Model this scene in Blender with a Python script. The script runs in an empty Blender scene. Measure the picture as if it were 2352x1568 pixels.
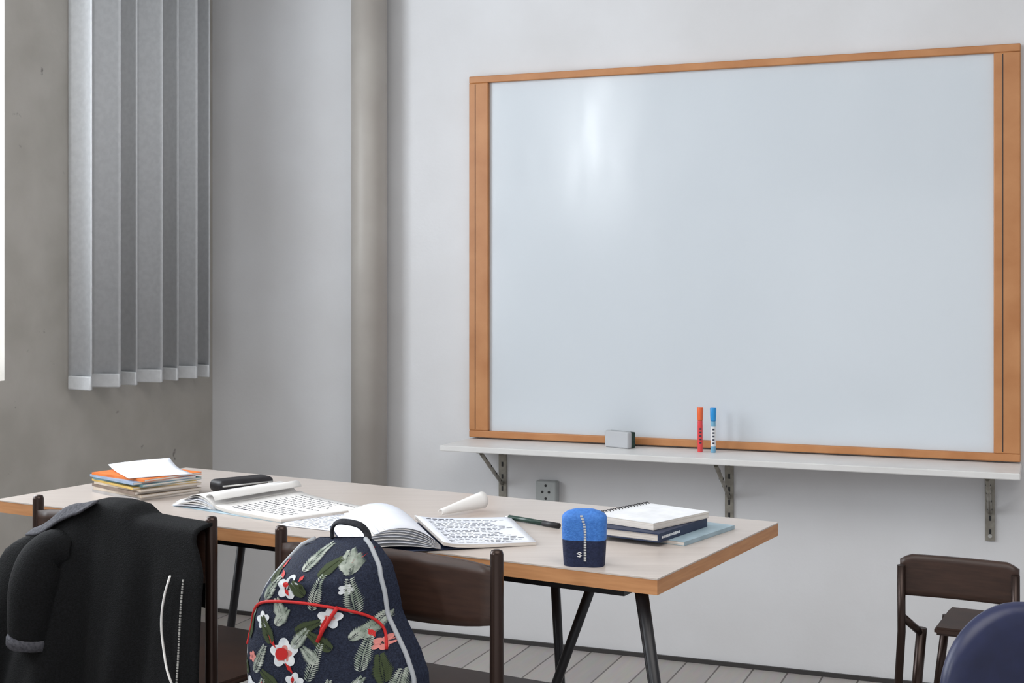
import bpy, bmesh, math, random
from mathutils import Vector, Matrix
random.seed(7)
SC = bpy.context.scene
COL = SC.collection
PI = math.pi
# ------------------------------------------------------------------ camera, world, light, exposure
F, CX, HY, H = 3100.0, 1176.0, 647.0, 1.25        # focal length in pixels, centre column, horizon row, eye height
cam_d = bpy.data.cameras.new('camera'); cam = bpy.data.objects.new('camera', cam_d); COL.objects.link(cam)
cam.location = (0, 0, H); cam.rotation_euler = (PI/2, 0, 0)
cam_d.sensor_width = 36.0; cam_d.lens = 36.0*F/2352.0
cam_d.shift_y = -(784.0-HY)/2352.0
cam_d.clip_start = .05
SC.camera = cam
SC.view_settings.view_transform = 'Standard'; SC.view_settings.look = 'None'
SC.view_settings.exposure = 0.0; SC.view_settings.gamma = 1.0; SC.view_settings.use_curve_mapping = False
w = bpy.data.worlds.new('daylight'); SC.world = w; w.use_nodes = True
bg = w.node_tree.nodes['Background']; bg.inputs[0].default_value = (.86, .93, 1, 1); bg.inputs[1].default_value = .13

# wall frame: WR runs right along the board wall, WN points from that wall into the room, K is the corner
WR = Vector((.92971, -.36827, 0)); WN = Vector((-.36827, -.92971, 0)); K = Vector((-1.1372, 5.1240, 0))
WANG = math.atan2(WR.y, WR.x)
def W(s, off, z): return K + WR*s + WN*off + Vector((0, 0, z))       # s along board wall, off = distance from it
def area(name, loc, direction, sx, sy, power, color=(1, 1, 1)):
    d = bpy.data.lights.new(name, 'AREA'); d.shape = 'RECTANGLE'; d.size = sx; d.size_y = sy
    d.energy = power; d.color = color
    o = bpy.data.objects.new(name, d); COL.objects.link(o)
    o.location = loc; o.rotation_euler = Vector(direction).to_track_quat('-Z', 'Y').to_euler()
    return o
area('daylight_near_window', W(-.195, 1.95, 1.93), WR, 1.66, 1.86, 80, (.90, .95, 1))
area('daylight_far_window', W(-.115, 4.80, 2.24), WR, .40, 1.0, 66, (.93, .97, 1))
area('rear_fill', W(3.2, 6.4, 1.0), -WN, 4.6, 1.8, 27, (.96, .98, 1))  # unseen fill lamp added behind the camera to lift the lower wall
area('ceiling_fill', W(2.9, 3.3, 2.93), (0, 0, -1), 2.4, 2.2, 52, (1, .97, .93))  # fill lamp added under the ceiling

# ------------------------------------------------------------------ materials
def mat(name, col, rough=.6, spec=.5, metal=0.0, coat=0.0):
    m = bpy.data.materials.new(name); m.use_nodes = True
    b = m.node_tree.nodes['Principled BSDF']
    b.inputs['Base Color'].default_value = (*col, 1); b.inputs['Roughness'].default_value = rough
    b.inputs['Specular IOR Level'].default_value = spec; b.inputs['Metallic'].default_value = metal
    b.inputs['Coat Weight'].default_value = coat
    return m
def rgb(r, g, b):
    f = lambda c: (c/255/12.92) if c/255 <= .04045 else ((c/255+.055)/1.055)**2.4
    return (f(r), f(g), f(b))
def noisy(m, scale, c1, c2, detail=4, stretch=(1, 1, 1), lo=.35, hi=.65, bump=0.0, rotz=0.0, bscale=None):
    nt = m.node_tree; b = nt.nodes['Principled BSDF']
    tc = nt.nodes.new('ShaderNodeTexCoord'); mp = nt.nodes.new('ShaderNodeMapping')
    mp.inputs['Scale'].default_value = stretch; mp.inputs['Rotation'].default_value = (0, 0, rotz)
    n = nt.nodes.new('ShaderNodeTexNoise'); n.inputs['Scale'].default_value = scale; n.inputs['Detail'].default_value = detail
    r = nt.nodes.new('ShaderNodeValToRGB')
    r.color_ramp.elements[0].position = lo; r.color_ramp.elements[0].color = (*c1, 1)
    r.color_ramp.elements[1].position = hi; r.color_ramp.elements[1].color = (*c2, 1)
    L = nt.links.new
    L(tc.outputs['Object'], mp.inputs['Vector']); L(mp.outputs[0], n.inputs['Vector']); L(n.outputs['Fac'], r.inputs[0]); L(r.outputs[0], b.inputs['Base Color'])
    if bump:
        bp = nt.nodes.new('ShaderNodeBump'); bp.inputs['Strength'].default_value = bump; bp.inputs['Distance'].default_value = .004
        if bscale:
            n2 = nt.nodes.new('ShaderNodeTexNoise'); n2.inputs['Scale'].default_value = bscale; L(tc.outputs['Object'], n2.inputs['Vector']); L(n2.outputs['Fac'], bp.inputs['Height'])
        else: L(n.outputs['Fac'], bp.inputs['Height'])
        L(bp.outputs[0], b.inputs['Normal'])
    return m
M = {}
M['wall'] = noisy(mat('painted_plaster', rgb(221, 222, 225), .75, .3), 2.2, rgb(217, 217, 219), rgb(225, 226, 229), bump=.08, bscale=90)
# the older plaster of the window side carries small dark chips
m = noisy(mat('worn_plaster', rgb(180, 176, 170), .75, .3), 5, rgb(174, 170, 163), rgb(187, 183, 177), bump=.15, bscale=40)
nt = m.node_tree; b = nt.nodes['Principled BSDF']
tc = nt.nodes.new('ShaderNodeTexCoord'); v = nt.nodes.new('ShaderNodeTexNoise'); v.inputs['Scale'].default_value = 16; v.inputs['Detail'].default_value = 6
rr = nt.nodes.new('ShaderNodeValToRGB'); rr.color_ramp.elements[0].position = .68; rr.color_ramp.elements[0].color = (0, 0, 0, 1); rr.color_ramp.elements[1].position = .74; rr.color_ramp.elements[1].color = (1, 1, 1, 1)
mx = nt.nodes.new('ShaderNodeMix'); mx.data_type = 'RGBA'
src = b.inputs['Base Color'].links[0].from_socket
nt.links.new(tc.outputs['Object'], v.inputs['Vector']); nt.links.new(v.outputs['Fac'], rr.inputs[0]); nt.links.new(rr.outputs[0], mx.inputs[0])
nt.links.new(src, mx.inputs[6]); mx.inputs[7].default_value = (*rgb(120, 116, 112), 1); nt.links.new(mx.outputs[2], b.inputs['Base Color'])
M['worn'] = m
M['skirt'] = mat('skirting_dark', rgb(58, 56, 56), .5)
M['ceiling'] = mat('ceiling_paint', rgb(210, 209, 206), .8, .2)
# floor: pale grey boards running away from the board wall
m = mat('grey_floorboards', rgb(176, 172, 170), .42, .4); nt = m.node_tree; b = nt.nodes['Principled BSDF']
tc = nt.nodes.new('ShaderNodeTexCoord'); mp = nt.nodes.new('ShaderNodeMapping'); mp.inputs['Rotation'].default_value = (0, 0, -WANG+PI/2)
br = nt.nodes.new('ShaderNodeTexBrick'); br.inputs['Color1'].default_value = (*rgb(186, 180, 176), 1); br.inputs['Color2'].default_value = (*rgb(172, 167, 164), 1)
br.inputs['Mortar'].default_value = (*rgb(104, 98, 95), 1); br.inputs['Scale'].default_value = 1; br.inputs['Mortar Size'].default_value = .003
br.inputs['Brick Width'].default_value = 1.3; br.inputs['Row Height'].default_value = .11
ns = nt.nodes.new('ShaderNodeTexNoise'); ns.inputs['Scale'].default_value = 7; ns.inputs['Detail'].default_value = 6
mp2 = nt.nodes.new('ShaderNodeMapping'); mp2.inputs['Scale'].default_value = (1, 9, 1)
mm = nt.nodes.new('ShaderNodeMix'); mm.data_type = 'RGBA'; mm.blend_type = 'MULTIPLY'; mm.inputs[0].default_value = .22
L = nt.links.new
L(tc.outputs['Object'], mp.inputs[0]); L(mp.outputs[0], br.inputs['Vector']); L(mp.outputs[0], mp2.inputs[0]); L(mp2.outputs[0], ns.inputs['Vector'])
L(br.outputs['Color'], mm.inputs[6]); L(ns.outputs['Color'], mm.inputs[7]); L(mm.outputs[2], b.inputs['Base Color'])
M['floor'] = m
# whiteboard enamel: gloss varies so the window glare breaks up
m = mat('whiteboard_enamel', rgb(212, 219, 226), .2, .5); nt = m.node_tree; b = nt.nodes['Principled BSDF']
tc = nt.nodes.new('ShaderNodeTexCoord'); ns = nt.nodes.new('ShaderNodeTexNoise'); ns.inputs['Scale'].default_value = 9; ns.inputs['Detail'].default_value = 7
mpe = nt.nodes.new('ShaderNodeMapping'); mpe.inputs['Scale'].default_value = (1, 1, .35)
mr = nt.nodes.new('ShaderNodeMapRange'); mr.inputs[1].default_value = .35; mr.inputs[2].default_value = .65; mr.inputs[3].default_value = .13; mr.inputs[4].default_value = .21
nt.links.new(tc.outputs['Object'], mpe.inputs[0]); nt.links.new(mpe.outputs[0], ns.inputs['Vector']); nt.links.new(ns.outputs['Fac'], mr.inputs[0]); nt.links.new(mr.outputs[0], b.inputs['Roughness'])
M['enamel'] = m
def wood(name, a, c, rough, stretch, rotz, scale=6, spec=.5, coat=0.0):
    return noisy(mat(name, a, rough, spec, 0, coat), scale, a, c, 6, stretch, .3, .7, 0, rotz)
M['frame_wood'] = wood('oak_frame', rgb(178, 118, 70), rgb(196, 138, 90), .45, (1, 1, 1), 0, 9)
TANG = math.atan2(-.5003, .8657)
M['top'] = wood('birch_laminate', rgb(186, 175, 168), rgb(198, 188, 181), .30, (1.2, 26, 1), -TANG, 4)
M['edge'] = wood('table_edge_ply', rgb(176, 122, 78), rgb(194, 140, 94), .5, (2, 2, 30), -TANG, 6)
M['chair_wood'] = wood('dark_walnut_ply', rgb(48, 31, 24), rgb(64, 43, 34), .42, (3, 3, 30), 0, 5)
M['post'] = mat('dark_bronze_tube', rgb(52, 38, 33), .28, .5, .55)
M['black_metal'] = mat('black_metal', rgb(32, 32, 36), .38, .5, .3)
M['grey_metal'] = noisy(mat('zinc_bracket', rgb(150, 146, 138), .4, .5, .4), 40, rgb(140, 136, 128), rgb(164, 160, 150))
M['shelf'] = noisy(mat('white_shelf_board', rgb(226, 225, 224), .4, .5), 8, rgb(222, 221, 220), rgb(229, 228, 227))
M['blind'] = noisy(mat('blind_fabric', rgb(228, 231, 235), .6, .3), 60, rgb(224, 227, 231), rgb(232, 235, 239))
M['pipe'] = noisy(mat('pipe_paint', rgb(176, 170, 164), .45, .5), 6, rgb(172, 166, 160), rgb(180, 175, 169))
M['white_frame'] = mat('window_paint', rgb(228, 230, 232), .4)
M['paper'] = noisy(mat('paper', rgb(236, 234, 232), .7, .2), 12, rgb(233, 231, 229), rgb(239, 238, 237))
M['paper_blue'] = noisy(mat('cool_paper', rgb(228, 232, 242), .7, .2), 12, rgb(225, 229, 240), rgb(232, 236, 245))
M['pages'] = noisy(mat('page_block', rgb(222, 214, 206), .8, .1), 3, rgb(198, 190, 182), rgb(232, 226, 220), 2, (1, 1, 260))
M['ink'] = mat('printed_ink', rgb(70, 72, 84), .8, .1)
M['coat'] = noisy(mat('black_coat_cloth', rgb(11, 12, 14), .85, .2), 300, rgb(7, 8, 9), rgb(17, 18, 21), 3, bump=.5, bscale=420)
M['coat_lit'] = noisy(mat('lit_coat_grey', rgb(70, 70, 76), .8, .2), 160, rgb(60, 60, 66), rgb(82, 82, 88), 3, bump=.4, bscale=200)  # light on the black coat cloth, put into a paler grey
M['zip'] = mat('zip_metal', rgb(206, 206, 204), .3, .5, .6)
M['bag'] = noisy(mat('navy_bag_canvas', rgb(30, 36, 54), .75, .25), 260, rgb(24, 29, 46), rgb(38, 45, 64), 3, bump=.5, bscale=380)
M['petal'] = noisy(mat('white_petal_print', rgb(214, 218, 222), .75, .2), 60, rgb(200, 206, 212), rgb(226, 229, 231))
M['pink'] = mat('pink_petal_print', rgb(206, 130, 124), .75, .2)
M['fern'] = noisy(mat('grey_fern_print', rgb(150, 158, 150), .75, .2), 60, rgb(120, 132, 120), rgb(180, 186, 178))
M['fern_dark'] = mat('olive_leaf_print', rgb(62, 72, 48), .75, .2)
M['red'] = mat('red_piping', rgb(188, 36, 36), .6, .3)
M['piping'] = mat('grey_piping', rgb(168, 172, 178), .6, .3)
M['strap'] = noisy(mat('black_webbing', rgb(28, 29, 36), .7, .3), 200, rgb(22, 23, 30), rgb(40, 41, 48))
M['navy_shell'] = noisy(mat('navy_plastic_shell', rgb(25, 32, 68), .42, .5), 40, rgb(23, 30, 64), rgb(28, 35, 72))
M['blue_cloth'] = noisy(mat('bright_blue_cloth', rgb(62, 118, 196), .6, .3), 200, rgb(56, 110, 188), rgb(70, 128, 206), bump=.3, bscale=400)
M['navy_cloth'] = noisy(mat('navy_cloth', rgb(26, 34, 62), .65, .3), 200, rgb(22, 30, 56), rgb(32, 40, 70), bump=.3, bscale=400)
M['socket'] = mat('socket_grey', rgb(168, 172, 172), .45)
M['dark'] = mat('dark_holes', rgb(34, 34, 36), .5)
M['felt'] = noisy(mat('green_felt', rgb(52, 66, 62), .9, .1), 300, rgb(44, 58, 54), rgb(62, 78, 73))
M['eraser'] = mat('pale_grey_plastic', rgb(186, 188, 192), .5)
def cloth_cover(n, c, rough=.5): return noisy(mat(n, rgb(*c), rough, .4), 30, rgb(*[max(0, x-7) for x in c]), rgb(*[min(255, x+7) for x in c]))
COV = {k: cloth_cover(k+'_cover', v) for k, v in dict(orange=(222, 118, 48), blue=(142, 160, 184), beige=(196, 182, 166), yellow=(206, 172, 92), teal=(112, 150, 158),
       grey=(168, 164, 162), white=(232, 234, 238), navy=(32, 44, 72), brown=(124, 108, 96), steel=(150, 172, 184), black=(30, 28, 32)).items()}
PLA = {k: mat(k+'_plastic', rgb(*v), .35) for k, v in dict(orange=(240, 108, 58), red=(226, 70, 74), blue=(40, 150, 220), paleblue=(120, 176, 206), white=(230, 230, 232), purple=(84, 46, 160), green=(30, 58, 50), lilac=(182, 158, 214)).items()}

# ------------------------------------------------------------------ mesh helpers
def newbm(): return bmesh.new()
def setmi(faces, mi, smooth=False):
    for f in faces: f.material_index = mi; f.smooth = smooth
def prism(bm, quad, z0, z1, mi=0):
    """vertical prism over a ground polygon"""
    lo = [bm.verts.new((p[0], p[1], z0)) for p in quad]; hi = [bm.verts.new((p[0], p[1], z1)) for p in quad]
    n = len(quad); fs = [bm.faces.new(lo[::-1]), bm.faces.new(hi)]
    for i in range(n): fs.append(bm.faces.new((lo[i], lo[(i+1) % n], hi[(i+1) % n], hi[i])))
    setmi(fs, mi); return fs
def box(bm, c, sz, mi=0, mtx=None, bev=0.0, seg=2):
    mt = Matrix.Translation(c) @ (mtx or Matrix()) @ Matrix.Diagonal((sz[0], sz[1], sz[2], 1.0))
    g = bmesh.ops.create_cube(bm, size=1, matrix=mt)
    vs = g['verts']; fs = list({f for v_ in vs for f in v_.link_faces}); setmi(fs, mi)
    if bev:
        es = list({e for v_ in vs for e in v_.link_edges})
        r = bmesh.ops.bevel(bm, geom=es, offset=bev, segments=seg, affect='EDGES', profile=.5)
        for f in r['faces']: f.material_index = mi; f.smooth = True
def frame_of(d):
    d = d.normalized(); a = Vector((0, 0, 1)) if abs(d.z) < .9 else Vector((1, 0, 0))
    u = d.cross(a).normalized(); return u, d.cross(u).normalized()
def tube(bm, pts, r, seg=12, mi=0, cap=True, flat=1.0):
    pts = [Vector(p) for p in pts]; rs = r if isinstance(r, (list, tuple)) else [r]*len(pts)
    rings = []; u = None
    for i, p in enumerate(pts):
        d = (pts[min(i+1, len(pts)-1)]-pts[max(i-1, 0)])
        if d.length < 1e-9: d = Vector((0, 0, 1))
        if u is None: u, v_ = frame_of(d)
        else:
            dn = d.normalized(); u = (u-dn*u.dot(dn)).normalized(); v_ = dn.cross(u)
        rings.append([bm.verts.new(p+u*math.cos(2*PI*k/seg)*rs[i]+v_*math.sin(2*PI*k/seg)*rs[i]*flat) for k in range(seg)])
    fs = []
    for a, b_ in zip(rings, rings[1:]):
        for k in range(seg): fs.append(bm.faces.new((a[k], a[(k+1) % seg], b_[(k+1) % seg], b_[k])))
    setmi(fs, mi, True)
    if cap: setmi([bm.faces.new(rings[0][::-1]), bm.faces.new(rings[-1])], mi)
def smooth(pts, n=6):
    pts = [Vector(p) for p in pts]; out = []
    for i in range(len(pts)-1):
        p0, p1, p2, p3 = pts[max(i-1, 0)], pts[i], pts[i+1], pts[min(i+2, len(pts)-1)]
        for k in range(n):
            t = k/n; out.append(.5*((2*p1)+(p2-p0)*t+(2*p0-5*p1+4*p2-p3)*t*t+(3*p1-p0-3*p2+p3)*t**3))
    return out+[pts[-1]]
def grid(bm, fn, nu, nv, mi=0, smooth=True):
    g = [[bm.verts.new(fn(i/(nu-1), j/(nv-1))) for i in range(nu)] for j in range(nv)]
    fs = [bm.faces.new((g[j][i], g[j][i+1], g[j+1][i+1], g[j+1][i])) for j in range(nv-1) for i in range(nu-1)]
    setmi(fs, mi, smooth); return g
def ribbon(bm, pts, width, mi=0):
    """flat strip on a polyline of (point, sideways unit vector)"""
    vs = [(bm.verts.new(p-s*width*.5), bm.verts.new(p+s*width*.5)) for p, s in pts]
    setmi([bm.faces.new((a[0], a[1], b_[1], b_[0])) for a, b_ in zip(vs, vs[1:])], mi, True)
def empty(name, loc, rotz=0.0):
    o = bpy.data.objects.new(name, None); o.location = loc; o.rotation_euler = (0, 0, rotz); o.empty_display_size = .05
    COL.objects.link(o); return o
def build(name, bm, mats, parent=None, local=False, solid=0.0, recalc=True):
    """one mesh object; vertices given in world space unless local"""
    if not isinstance(mats, (list, tuple)): mats = [mats]
    if recalc: bmesh.ops.recalc_face_normals(bm, faces=bm.faces)
    if parent is not None and not local:
        bm.transform((Matrix.Translation(ROOTS[parent.name][0]) @ Matrix.Rotation(ROOTS[parent.name][1], 4, 'Z')).inverted())
    me = bpy.data.meshes.new(name); bm.to_mesh(me); bm.free()
    for m_ in mats: me.materials.append(m_)
    o = bpy.data.objects.new(name, me); COL.objects.link(o)
    if parent is not None: o.parent = parent
    if solid:
        md = o.modifiers.new('solid', 'SOLIDIFY'); md.thickness = solid; md.offset = 0
    return o
ROOTS = {}
def thing(name, label, cat, loc, rotz=0.0, group=None):
    o = empty(name, loc, rotz); ROOTS[o.name] = (Vector(loc), rotz)
    o['label'] = label; o['category'] = cat
    if group: o['group'] = group
    return o
def tag(o, label, cat, group=None):
    o['label'] = label; o['category'] = cat
    if group: o['group'] = group
    return o
def sub(o):                                    # lets a part carry sub-parts given in world space
    ROOTS[o.name] = ROOTS[o.parent.name]; return o
def struct(o, label=None, cat=None):
    o['kind'] = 'structure'
    if label: o['label'] = label
    if cat: o['category'] = cat
    return o
def G(px, py, z):                              # the point at height z seen at a place of the photograph
    d = (H-z)*F/(py-HY); return Vector(((px-CX)*d/F, d, z))
def V(px, py, n, k):                           # the point on the upright plane n.p = k
    r = Vector(((px-CX)/F, 1, -(py-HY)/F)); return Vector((0, 0, H)) + r*(k/(n.x*r.x+n.y*r.y))

# ------------------------------------------------------------------ setting
bm = newbm(); prism(bm, [W(-.6, -.3, 0), W(5.6, -.3, 0), W(5.6, 6.6, 0), W(-.6, 6.6, 0)], -.1, 0)
struct(build('floor', bm, M['floor']), 'pale grey wooden floorboards of the classroom', 'floor')
bm = newbm(); prism(bm, [W(-.6, -.3, 0), W(5.6, -.3, 0), W(5.6, 6.6, 0), W(-.6, 6.6, 0)], 3.0, 3.1)
struct(build('ceiling', bm, M['ceiling']), 'white ceiling above the frame', 'ceiling')
bm = newbm(); prism(bm, [W(-.3, 0, 0), W(5.6, 0, 0), W(5.6, -.3, 0), W(-.3, -.3, 0)], 0, 3.0)
struct(build('wall_back', bm, M['wall']), 'off-white wall carrying the whiteboard and shelf', 'wall')
bm = newbm(); prism(bm, [W(0, 0, 0), W(5.5, 0, 0), W(5.5, .008, 0), W(0, .008, 0)], 0, .014)
struct(build('baseboard_back', bm, M['skirt']), 'thin dark skirting line where the wall meets the floor', 'skirting')
bm = newbm()
WT0, WT1, WZ0, WZ1 = 1.10, 2.80, .95, 2.86
UT0, UT1, UZ0, UZ1 = 4.45, 5.05, 1.70, 2.74
def lw(t0, t1, z0, z1): prism(bm, [W(0, t0, 0), W(0, t1, 0), W(-.3, t1, 0), W(-.3, t0, 0)], z0, z1)
lw(-.0, WT0, 0, 3); lw(WT0, WT1, 0, WZ0); lw(WT0, WT1, WZ1, 3); lw(WT1, UT0, 0, 3)
lw(UT0, UT1, 0, UZ0); lw(UT0, UT1, UZ1, 3); lw(UT1, 6.6, 0, 3)
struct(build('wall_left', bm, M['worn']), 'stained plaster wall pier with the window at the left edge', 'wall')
bm = newbm(); prism(bm, [W(5.5, 0, 0), W(5.6, 0, 0), W(5.6, 6.6, 0), W(5.5, 6.6, 0)], 0, 3.0)
struct(build('wall_right', bm, M['wall']), 'off-white side wall right of the frame', 'wall')
def window(n, t0, t1, z0, z1, bars, dp=.12):
    bm = newbm()
    def bar(ta, tb, za, zb): prism(bm, [W(-dp, ta, 0), W(-dp, tb, 0), W(-dp-.06, tb, 0), W(-dp-.06, ta, 0)], za, zb)
    bar(t0, t0+.05, z0, z1); bar(t1-.05, t1, z0, z1); bar(t0+.05, t1-.05, z0, z0+.05); bar(t0+.05, t1-.05, z1-.05, z1)
    for k in range(bars):
        c = t0+(t1-t0)*(k+1)/(bars+1); bar(c-.025, c+.025, z0+.05, z1-.05)
    o = struct(build('window_%d' % n, bm, M['white_frame']), 'white framed window in the left wall, number of panes %d' % (bars+1), 'window')
    g = bpy.data.materials.get('window_glass')
    if not g:
        g = bpy.data.materials.new('window_glass'); g.use_nodes = True; nt = g.node_tree; nt.nodes.clear()
        out = nt.nodes.new('ShaderNodeOutputMaterial'); tr = nt.nodes.new('ShaderNodeBsdfTransparent'); gl = nt.nodes.new('ShaderNodeBsdfGlossy'); gl.inputs['Roughness'].default_value = .02
        ms = nt.nodes.new('ShaderNodeMixShader'); ms.inputs[0].default_value = .05
        nt.links.new(tr.outputs[0], ms.inputs[1]); nt.links.new(gl.outputs[0], ms.inputs[2]); nt.links.new(ms.outputs[0], out.inputs[0])
    bm = newbm(); prism(bm, [W(-dp-.027, t0+.05, 0), W(-dp-.027, t1-.05, 0), W(-dp-.033, t1-.05, 0), W(-dp-.033, t0+.05, 0)], z0+.05, z1-.05)
    build('pane', bm, g).parent = o
window(1, WT0, WT1, WZ0, WZ1, 1); window(2, UT0, UT1, UZ0, UZ1, 0, .02)
bpy.data.objects['window_1']['label'] = 'bright two-pane window at the left edge beyond the blind'
bpy.data.objects['window_2']['label'] = 'tall narrow window whose glare falls on the whiteboard'

# round heating pipe in front of the board wall
bm = newbm(); tube(bm, [W(.705, .072, 0.0), W(.705, .072, 3.0)], .064, 28)
t_ = thing('wall_pipe', 'thick grey painted pipe running floor to ceiling left of the whiteboard', 'pipe', W(.705, .072, 0))
build('pipe', bm, M['pipe'], t_)
for z in (2.55, .30):
    bm = newbm(); tube(bm, [W(.705, .072, z), W(.705, .072, z+.03)], .0665, 28); tube(bm, [W(.705, .012, z+.015), W(.705, .0, z+.015)], .012, 10)
    build('pipe_clamp', bm, M['pipe'], t_)

# vertical blind drawn back beside the window
t_ = thing('vertical_blind', 'pale vertical blind gathered at the wall left of the room corner', 'blind', W(.07, .55, .9))
bm = newbm(); prism(bm, [W(.03, .08, 0), W(.03, 2.85, 0), W(.085, 2.85, 0), W(.085, .08, 0)], 2.9, 2.95); prism(bm, [W(0, 1.0, 0), W(0, 1.05, 0), W(.06, 1.05, 0), W(.06, 1.0, 0)], 2.94, 2.97)
build('head_rail', bm, M['white_frame'], t_)
for i, (tt, ang, wd, so) in enumerate([(.83, 8, .105, .062), (.70, -14, .10, .06), (.59, 10, .10, .058), (.47, -10, .10, .06), (.36, 12, .10, .06), (.26, -8, .10, .058), (.17, 10, .10, .06)]):
    bm = newbm(); a = math.radians(ang); dx = WR*math.cos(a)+WN*math.sin(a); nn = Vector((-dx.y, dx.x, 0)); c = W(so, tt, 0)
    def fn(u, v, c=c, dx=dx, nn=nn, wd=wd): return c+dx*(u-.5)*wd+nn*(.010*(1-(2*u-1)**2))+Vector((0, 0, .905+v*1.995))
    grid(bm, fn, 9, 2)
    sl = sub(build('blind_slat', bm, M['blind'], t_, solid=.003))
    bm = newbm(); box(bm, c+Vector((0, 0, .925)), (wd*.96, .012, .045), 0, Matrix.Rotation(math.atan2(dx.y, dx.x), 4, 'Z'), .004)
    build('bottom_weight', bm, M['blind'], sl)

# ------------------------------------------------------------------ whiteboard, shelf and the things on it
S0, S1, Z0, Z1 = 1.074, 2.872, .710, 1.964
t_ = thing('whiteboard', 'large blank whiteboard in an orange-brown wooden frame on the wall', 'whiteboard', W((S0+S1)/2, .012, Z0))
bm = newbm(); prism(bm, [W(S0+.03, .004, 0), W(S1-.03, .004, 0), W(S1-.03, .016, 0), W(S0+.03, .016, 0)], Z0+.01, Z1-.01)
build('panel', bm, M['enamel'], t_)
def fbar(nm, sa, sb, za, zb, groove=None):
    bm = newbm(); c = W((sa+sb)/2, .016, (za+zb)/2)
    box(bm, c, (sb-sa, .030, zb-za), 0, Matrix.Rotation(WANG, 4, 'Z'), .003)
    if groove:
        box(bm, W(groove, .0312, (za+zb)/2), (.0025, .001, zb-za-.01), 1, Matrix.Rotation(WANG, 4, 'Z'))
    build(nm, bm, [M['frame_wood'], M['dark']], t_)
fbar('frame_rail', S0, S1, Z1-.024, Z1); fbar('frame_rail', S0, S1, Z0, Z0+.024)
fbar('frame_stile', S0, S0+.072, Z0+.024, Z1-.024, S0+.024); fbar('frame_stile', S1-.076, S1, Z0+.024, Z1-.024, S1-.05)

SH = .705
t_ = thing('wall_shelf', 'long white shelf on triangular metal brackets below the whiteboard', 'shelf', W(1.9, .12, SH-.02))
bm = newbm(); prism(bm, [W(1.075, .004, 0), W(2.875, .004, 0), W(2.875, .25, 0), W(1.062, .25, 0)], SH-.019, SH)
bmesh.ops.bevel(bm, geom=list(bm.edges), offset=.002, segments=2, affect='EDGES')
build('shelf_board', bm, M['shelf'], t_)
for s in (1.19, 1.985, 2.785):
    bm = newbm(); R = Matrix.Rotation(WANG, 4, 'Z')
    box(bm, W(s, .004, SH-.13), (.028, .006, .22), 0, R)
    for k in range(5): box(bm, W(s, .0075, SH-.045-.042*k), (.006, .002, .016), 1, R)
    box(bm, W(s, .11, SH-.0225), (.022, .20, .006), 0, R)
    tube(bm, [W(s, .195, SH-.028), W(s, .008, SH-.155)], .0065, 10)
    for k in range(4):
        p = W(s, .165-.045*k, SH-.048-.0305*k); box(bm, p+WR*.0, (.0145, .006, .006), 1, R)
    tube(bm, [W(s, .006, SH-.225), W(s, .012, SH-.225)], .006, 10, 2)
    build('bracket', bm, [M['grey_metal'], M['dark'], M['zip']], t_)

# board eraser standing on its long edge
t_ = thing('board_eraser', 'grey board eraser with dark green felt leaning at the board bottom on the shelf', 'eraser', W(1.635, .092, SH), WANG-.35)
bm = newbm(); box(bm, (0, 0, .0275), (.098, .022, .055), 0, None, .005); build('handle', bm, M['eraser'], t_, True)
bm = newbm(); box(bm, (.002, .0175, .0275), (.10, .014, .052), 0, None, .003); build('felt_pad', bm, M['felt'], t_, True)
def marker(px, body, cap, label):
    g = V(px, 1038, -WN, -WN.dot(W(0, .10, 0))); t_ = thing('board_marker', label, 'marker', (g.x, g.y, SH), 0, 'markers standing on the shelf')
    bm = newbm(); tube(bm, [(0, 0, 0), (0, 0, .002), (0, 0, .098), (0, 0, .104)], [.0075, .0082, .0082, .007], 20); build('barrel', bm, body, t_, True)
    bm = newbm(); tube(bm, [(0, 0, .020), (0, 0, .084)], .00835, 20, cap=False)
    for k in range(5): box(bm, (0, -.0084, .03+.011*k), (.007, .0006, .005), 1)
    build('printed_sleeve', bm, [PLA['white'] if body is not PLA['red'] else PLA['red'], M['ink']], t_, True)
    bm = newbm(); tube(bm, [(0, 0, .101), (0, 0, .105), (0, 0, .118), (0, 0, .140), (0, 0, .143)], [.0086, .0090, .0098, .0102, .0095], 20); build('cap', bm, cap, t_, True)
marker(1608, PLA['red'], PLA['orange'], 'red marker with orange cap standing upright on the shelf')
marker(1638, PLA['paleblue'], PLA['blue'], 'blue capped marker standing upright on the shelf')

# wall socket below the shelf
c = W(1.36, 0, .535); t_ = thing('wall_socket', 'small grey wall socket below the shelf behind the table', 'socket', c)
bm = newbm(); box(bm, W(1.36, .0175, .535), (.075, .035, .075), 0, Matrix.Rotation(WANG, 4, 'Z'), .006); build('housing', bm, M['socket'], t_)
bm = newbm()
for ds, dz in ((-.012, 0), (.012, 0), (0, .022), (0, -.022)): tube(bm, [W(1.36+ds, .035, .535+dz), W(1.36+ds, .0362, .535+dz)], .0045, 10)
build('socket_hole', bm, M['dark'], t_)

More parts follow.
